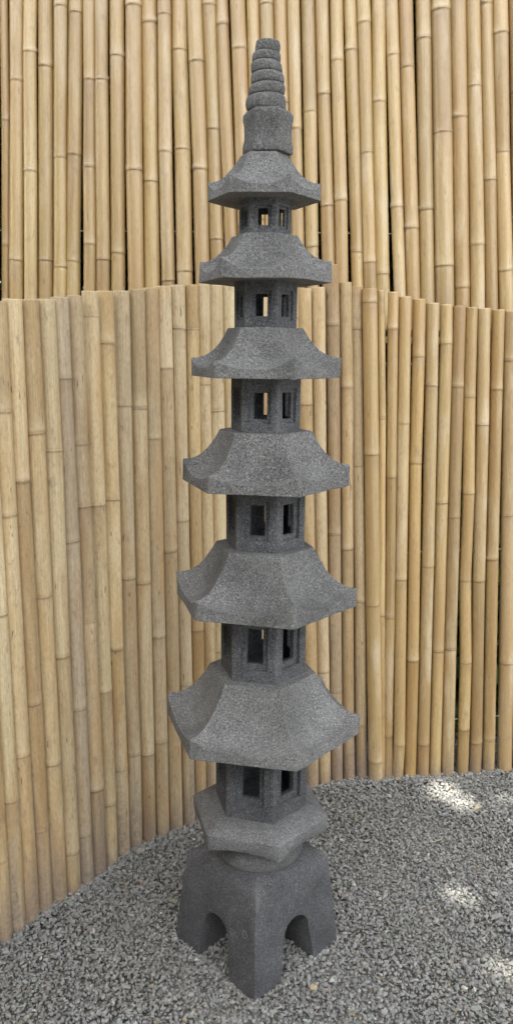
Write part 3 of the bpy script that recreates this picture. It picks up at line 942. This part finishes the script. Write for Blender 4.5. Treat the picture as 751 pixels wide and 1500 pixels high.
# shade tree overhead at the right: its crown keeps the sun off the court, save for a few gaps
spots = [  # x, y, rx, ry on the ground
    (0.622, 2.335, 0.036, 0.016), (0.645, 2.238, 0.024, 0.030), (0.660, 2.205, 0.018, 0.02), (0.540, 1.800, 0.026, 0.018), (0.596, 1.552, 0.026, 0.018), (0.800, 2.262, 0.016, 0.014), (0.72, 1.90, 0.004, 0.004), (0.585, 2.285, 0.012, 0.016)]
nT = 78000
zc = 7.0
cen = np.stack([rng.uniform(-3.4, 0.9, nT), rng.uniform(-3.4, 1.0, nT), zc + rng.normal(0, 0.28, nT).clip(-0.6, 0.6)], 1)
ex = (cen[:, 0] + 1.25) / 2.0; ey = (cen[:, 1] + 1.2) / 2.1
rad = (ex ** 4 + ey ** 4) ** 0.25
ang = np.arctan2(ey, ex)
ok = rad < 0.90 + 0.10 * np.sin(ang * 5 + 1) * np.cos(ang * 3)
cen = cen[ok]; cen[:, 2] += 0.5 * (1 - rad[ok] ** 2)
gx = cen[:, 0] - SUN.x / SUN.z * cen[:, 2]; gy = cen[:, 1] - SUN.y / SUN.z * cen[:, 2]
lsz = rng.uniform(0.10, 0.16, len(cen))
ok = np.ones(len(cen), bool)
for sx, sy, rx, ry in spots:
    ok &= ((gx - sx) / (rx + 0.041)) ** 2 + ((gy - sy) / (ry + 0.041)) ** 2 > 1
cen, lsz = cen[ok], lsz[ok]
V, F, c = leaves(cen, lsz, (0.03, 0.06, 0.015), (0.09, 0.15, 0.03))
TX, TY = -2.7, -0.9
tree = tag(empty('shade_tree', (TX, TY, 0)), 'broad leafy tree overhanging the gravel from outside the view on the left', 'tree')
me = mesh_np('crown', V - np.array([TX, TY, 0]), F); set_col(me, 'tint', c)
link('crown', me, M_LEAF, tree)
V, F = tube([(0, 0, -0.1), (-0.02, 0, 0.3), (0.03, 0.05, 1.6), (0.12, 0.1, 3.0), (0.35, 0.1, 5.2), (0.9, 0.0, 7.0)], [0.17, 0.13, 0.115, 0.105, 0.09, 0.05], 14)
tr = link('trunk', mesh_py('trunk', V, F, True), M_BARK, tree)
for k in range(7):
    an = 0.5 + k * 0.9
    e = Vector((1.45 + 1.5 * cos(an), -0.3 + 1.6 * sin(an), 7.1 + 0.1 * sin(k)))
    s0 = Vector((0.2 + 0.02 * k, 0.1, 4.2 + 0.15 * k))
    mid_ = s0.lerp(e, 0.5) + Vector((0, 0, 0.15))
    V, F = tube([s0, mid_, e], [0.05, 0.03, 0.01], 9)
    link('limb', mesh_py('limb', V, F, True), M_BARK, tree)

# ------------------------------------------------------------------ light
w = bpy.data.worlds.new('World'); S.world = w; w.use_nodes = True
nt = w.node_tree; nt.nodes.clear()
sky = nt.nodes.new('ShaderNodeTexSky'); sky.sky_type = 'NISHITA'; sky.sun_disc = False
sky.sun_elevation = SUN_EL; sky.sun_rotation = pi / 2 - SUN_AZ
sky.air_density = 1.0; sky.dust_density = 3.0; sky.ozone_density = 1.0
hs = nt.nodes.new('ShaderNodeHueSaturation'); hs.inputs['Saturation'].default_value = 0.17
bg = nt.nodes.new('ShaderNodeBackground'); bg.inputs['Strength'].default_value = 0.12
ow = nt.nodes.new('ShaderNodeOutputWorld')
nt.links.new(sky.outputs[0], hs.inputs['Color']); nt.links.new(hs.outputs[0], bg.inputs[0]); nt.links.new(bg.outputs[0], ow.inputs[0])

sun = bpy.data.lights.new('sun', 'SUN'); sun.energy = 3.4; sun.angle = radians(0.4); sun.color = (1.0, 0.95, 0.86)
so = bpy.data.objects.new('sun', sun); C.objects.link(so)
so.rotation_mode = 'QUATERNION'; so.rotation_quaternion = SUN.to_track_quat('Z', 'Y'); so.location = SUN * 12

# ------------------------------------------------------------------ camera
cam = bpy.data.cameras.new('camera'); co = bpy.data.objects.new('camera', cam); C.objects.link(co)
co.location = (0, 0, 1.4)
pitch, roll = radians(11.78), radians(0.5593)
fwd = Vector((0, cos(pitch), -sin(pitch))); up = Vector((0, sin(pitch), cos(pitch))); rt_ = Vector((1, 0, 0))
r2 = rt_ * cos(roll) + up * sin(roll); u2 = -rt_ * sin(roll) + up * cos(roll)
co.matrix_world = Matrix((( r2.x, u2.x, -fwd.x, 0), (r2.y, u2.y, -fwd.y, 0), (r2.z, u2.z, -fwd.z, 1.4), (0, 0, 0, 1)))
cam.sensor_fit = 'VERTICAL'; cam.sensor_height = 36; cam.sensor_width = 36
cam.lens = 1147.26 / 1500 * 36
cam.clip_start = 0.05; cam.clip_end = 500
S.camera = co

S.view_settings.view_transform = 'Standard'; S.view_settings.look = 'None'
S.view_settings.gamma = 1.0; S.view_settings.exposure = 2.38
S.view_settings.use_curve_mapping = False
S.cycles.max_bounces = 6
S.cycles.use_denoising = True
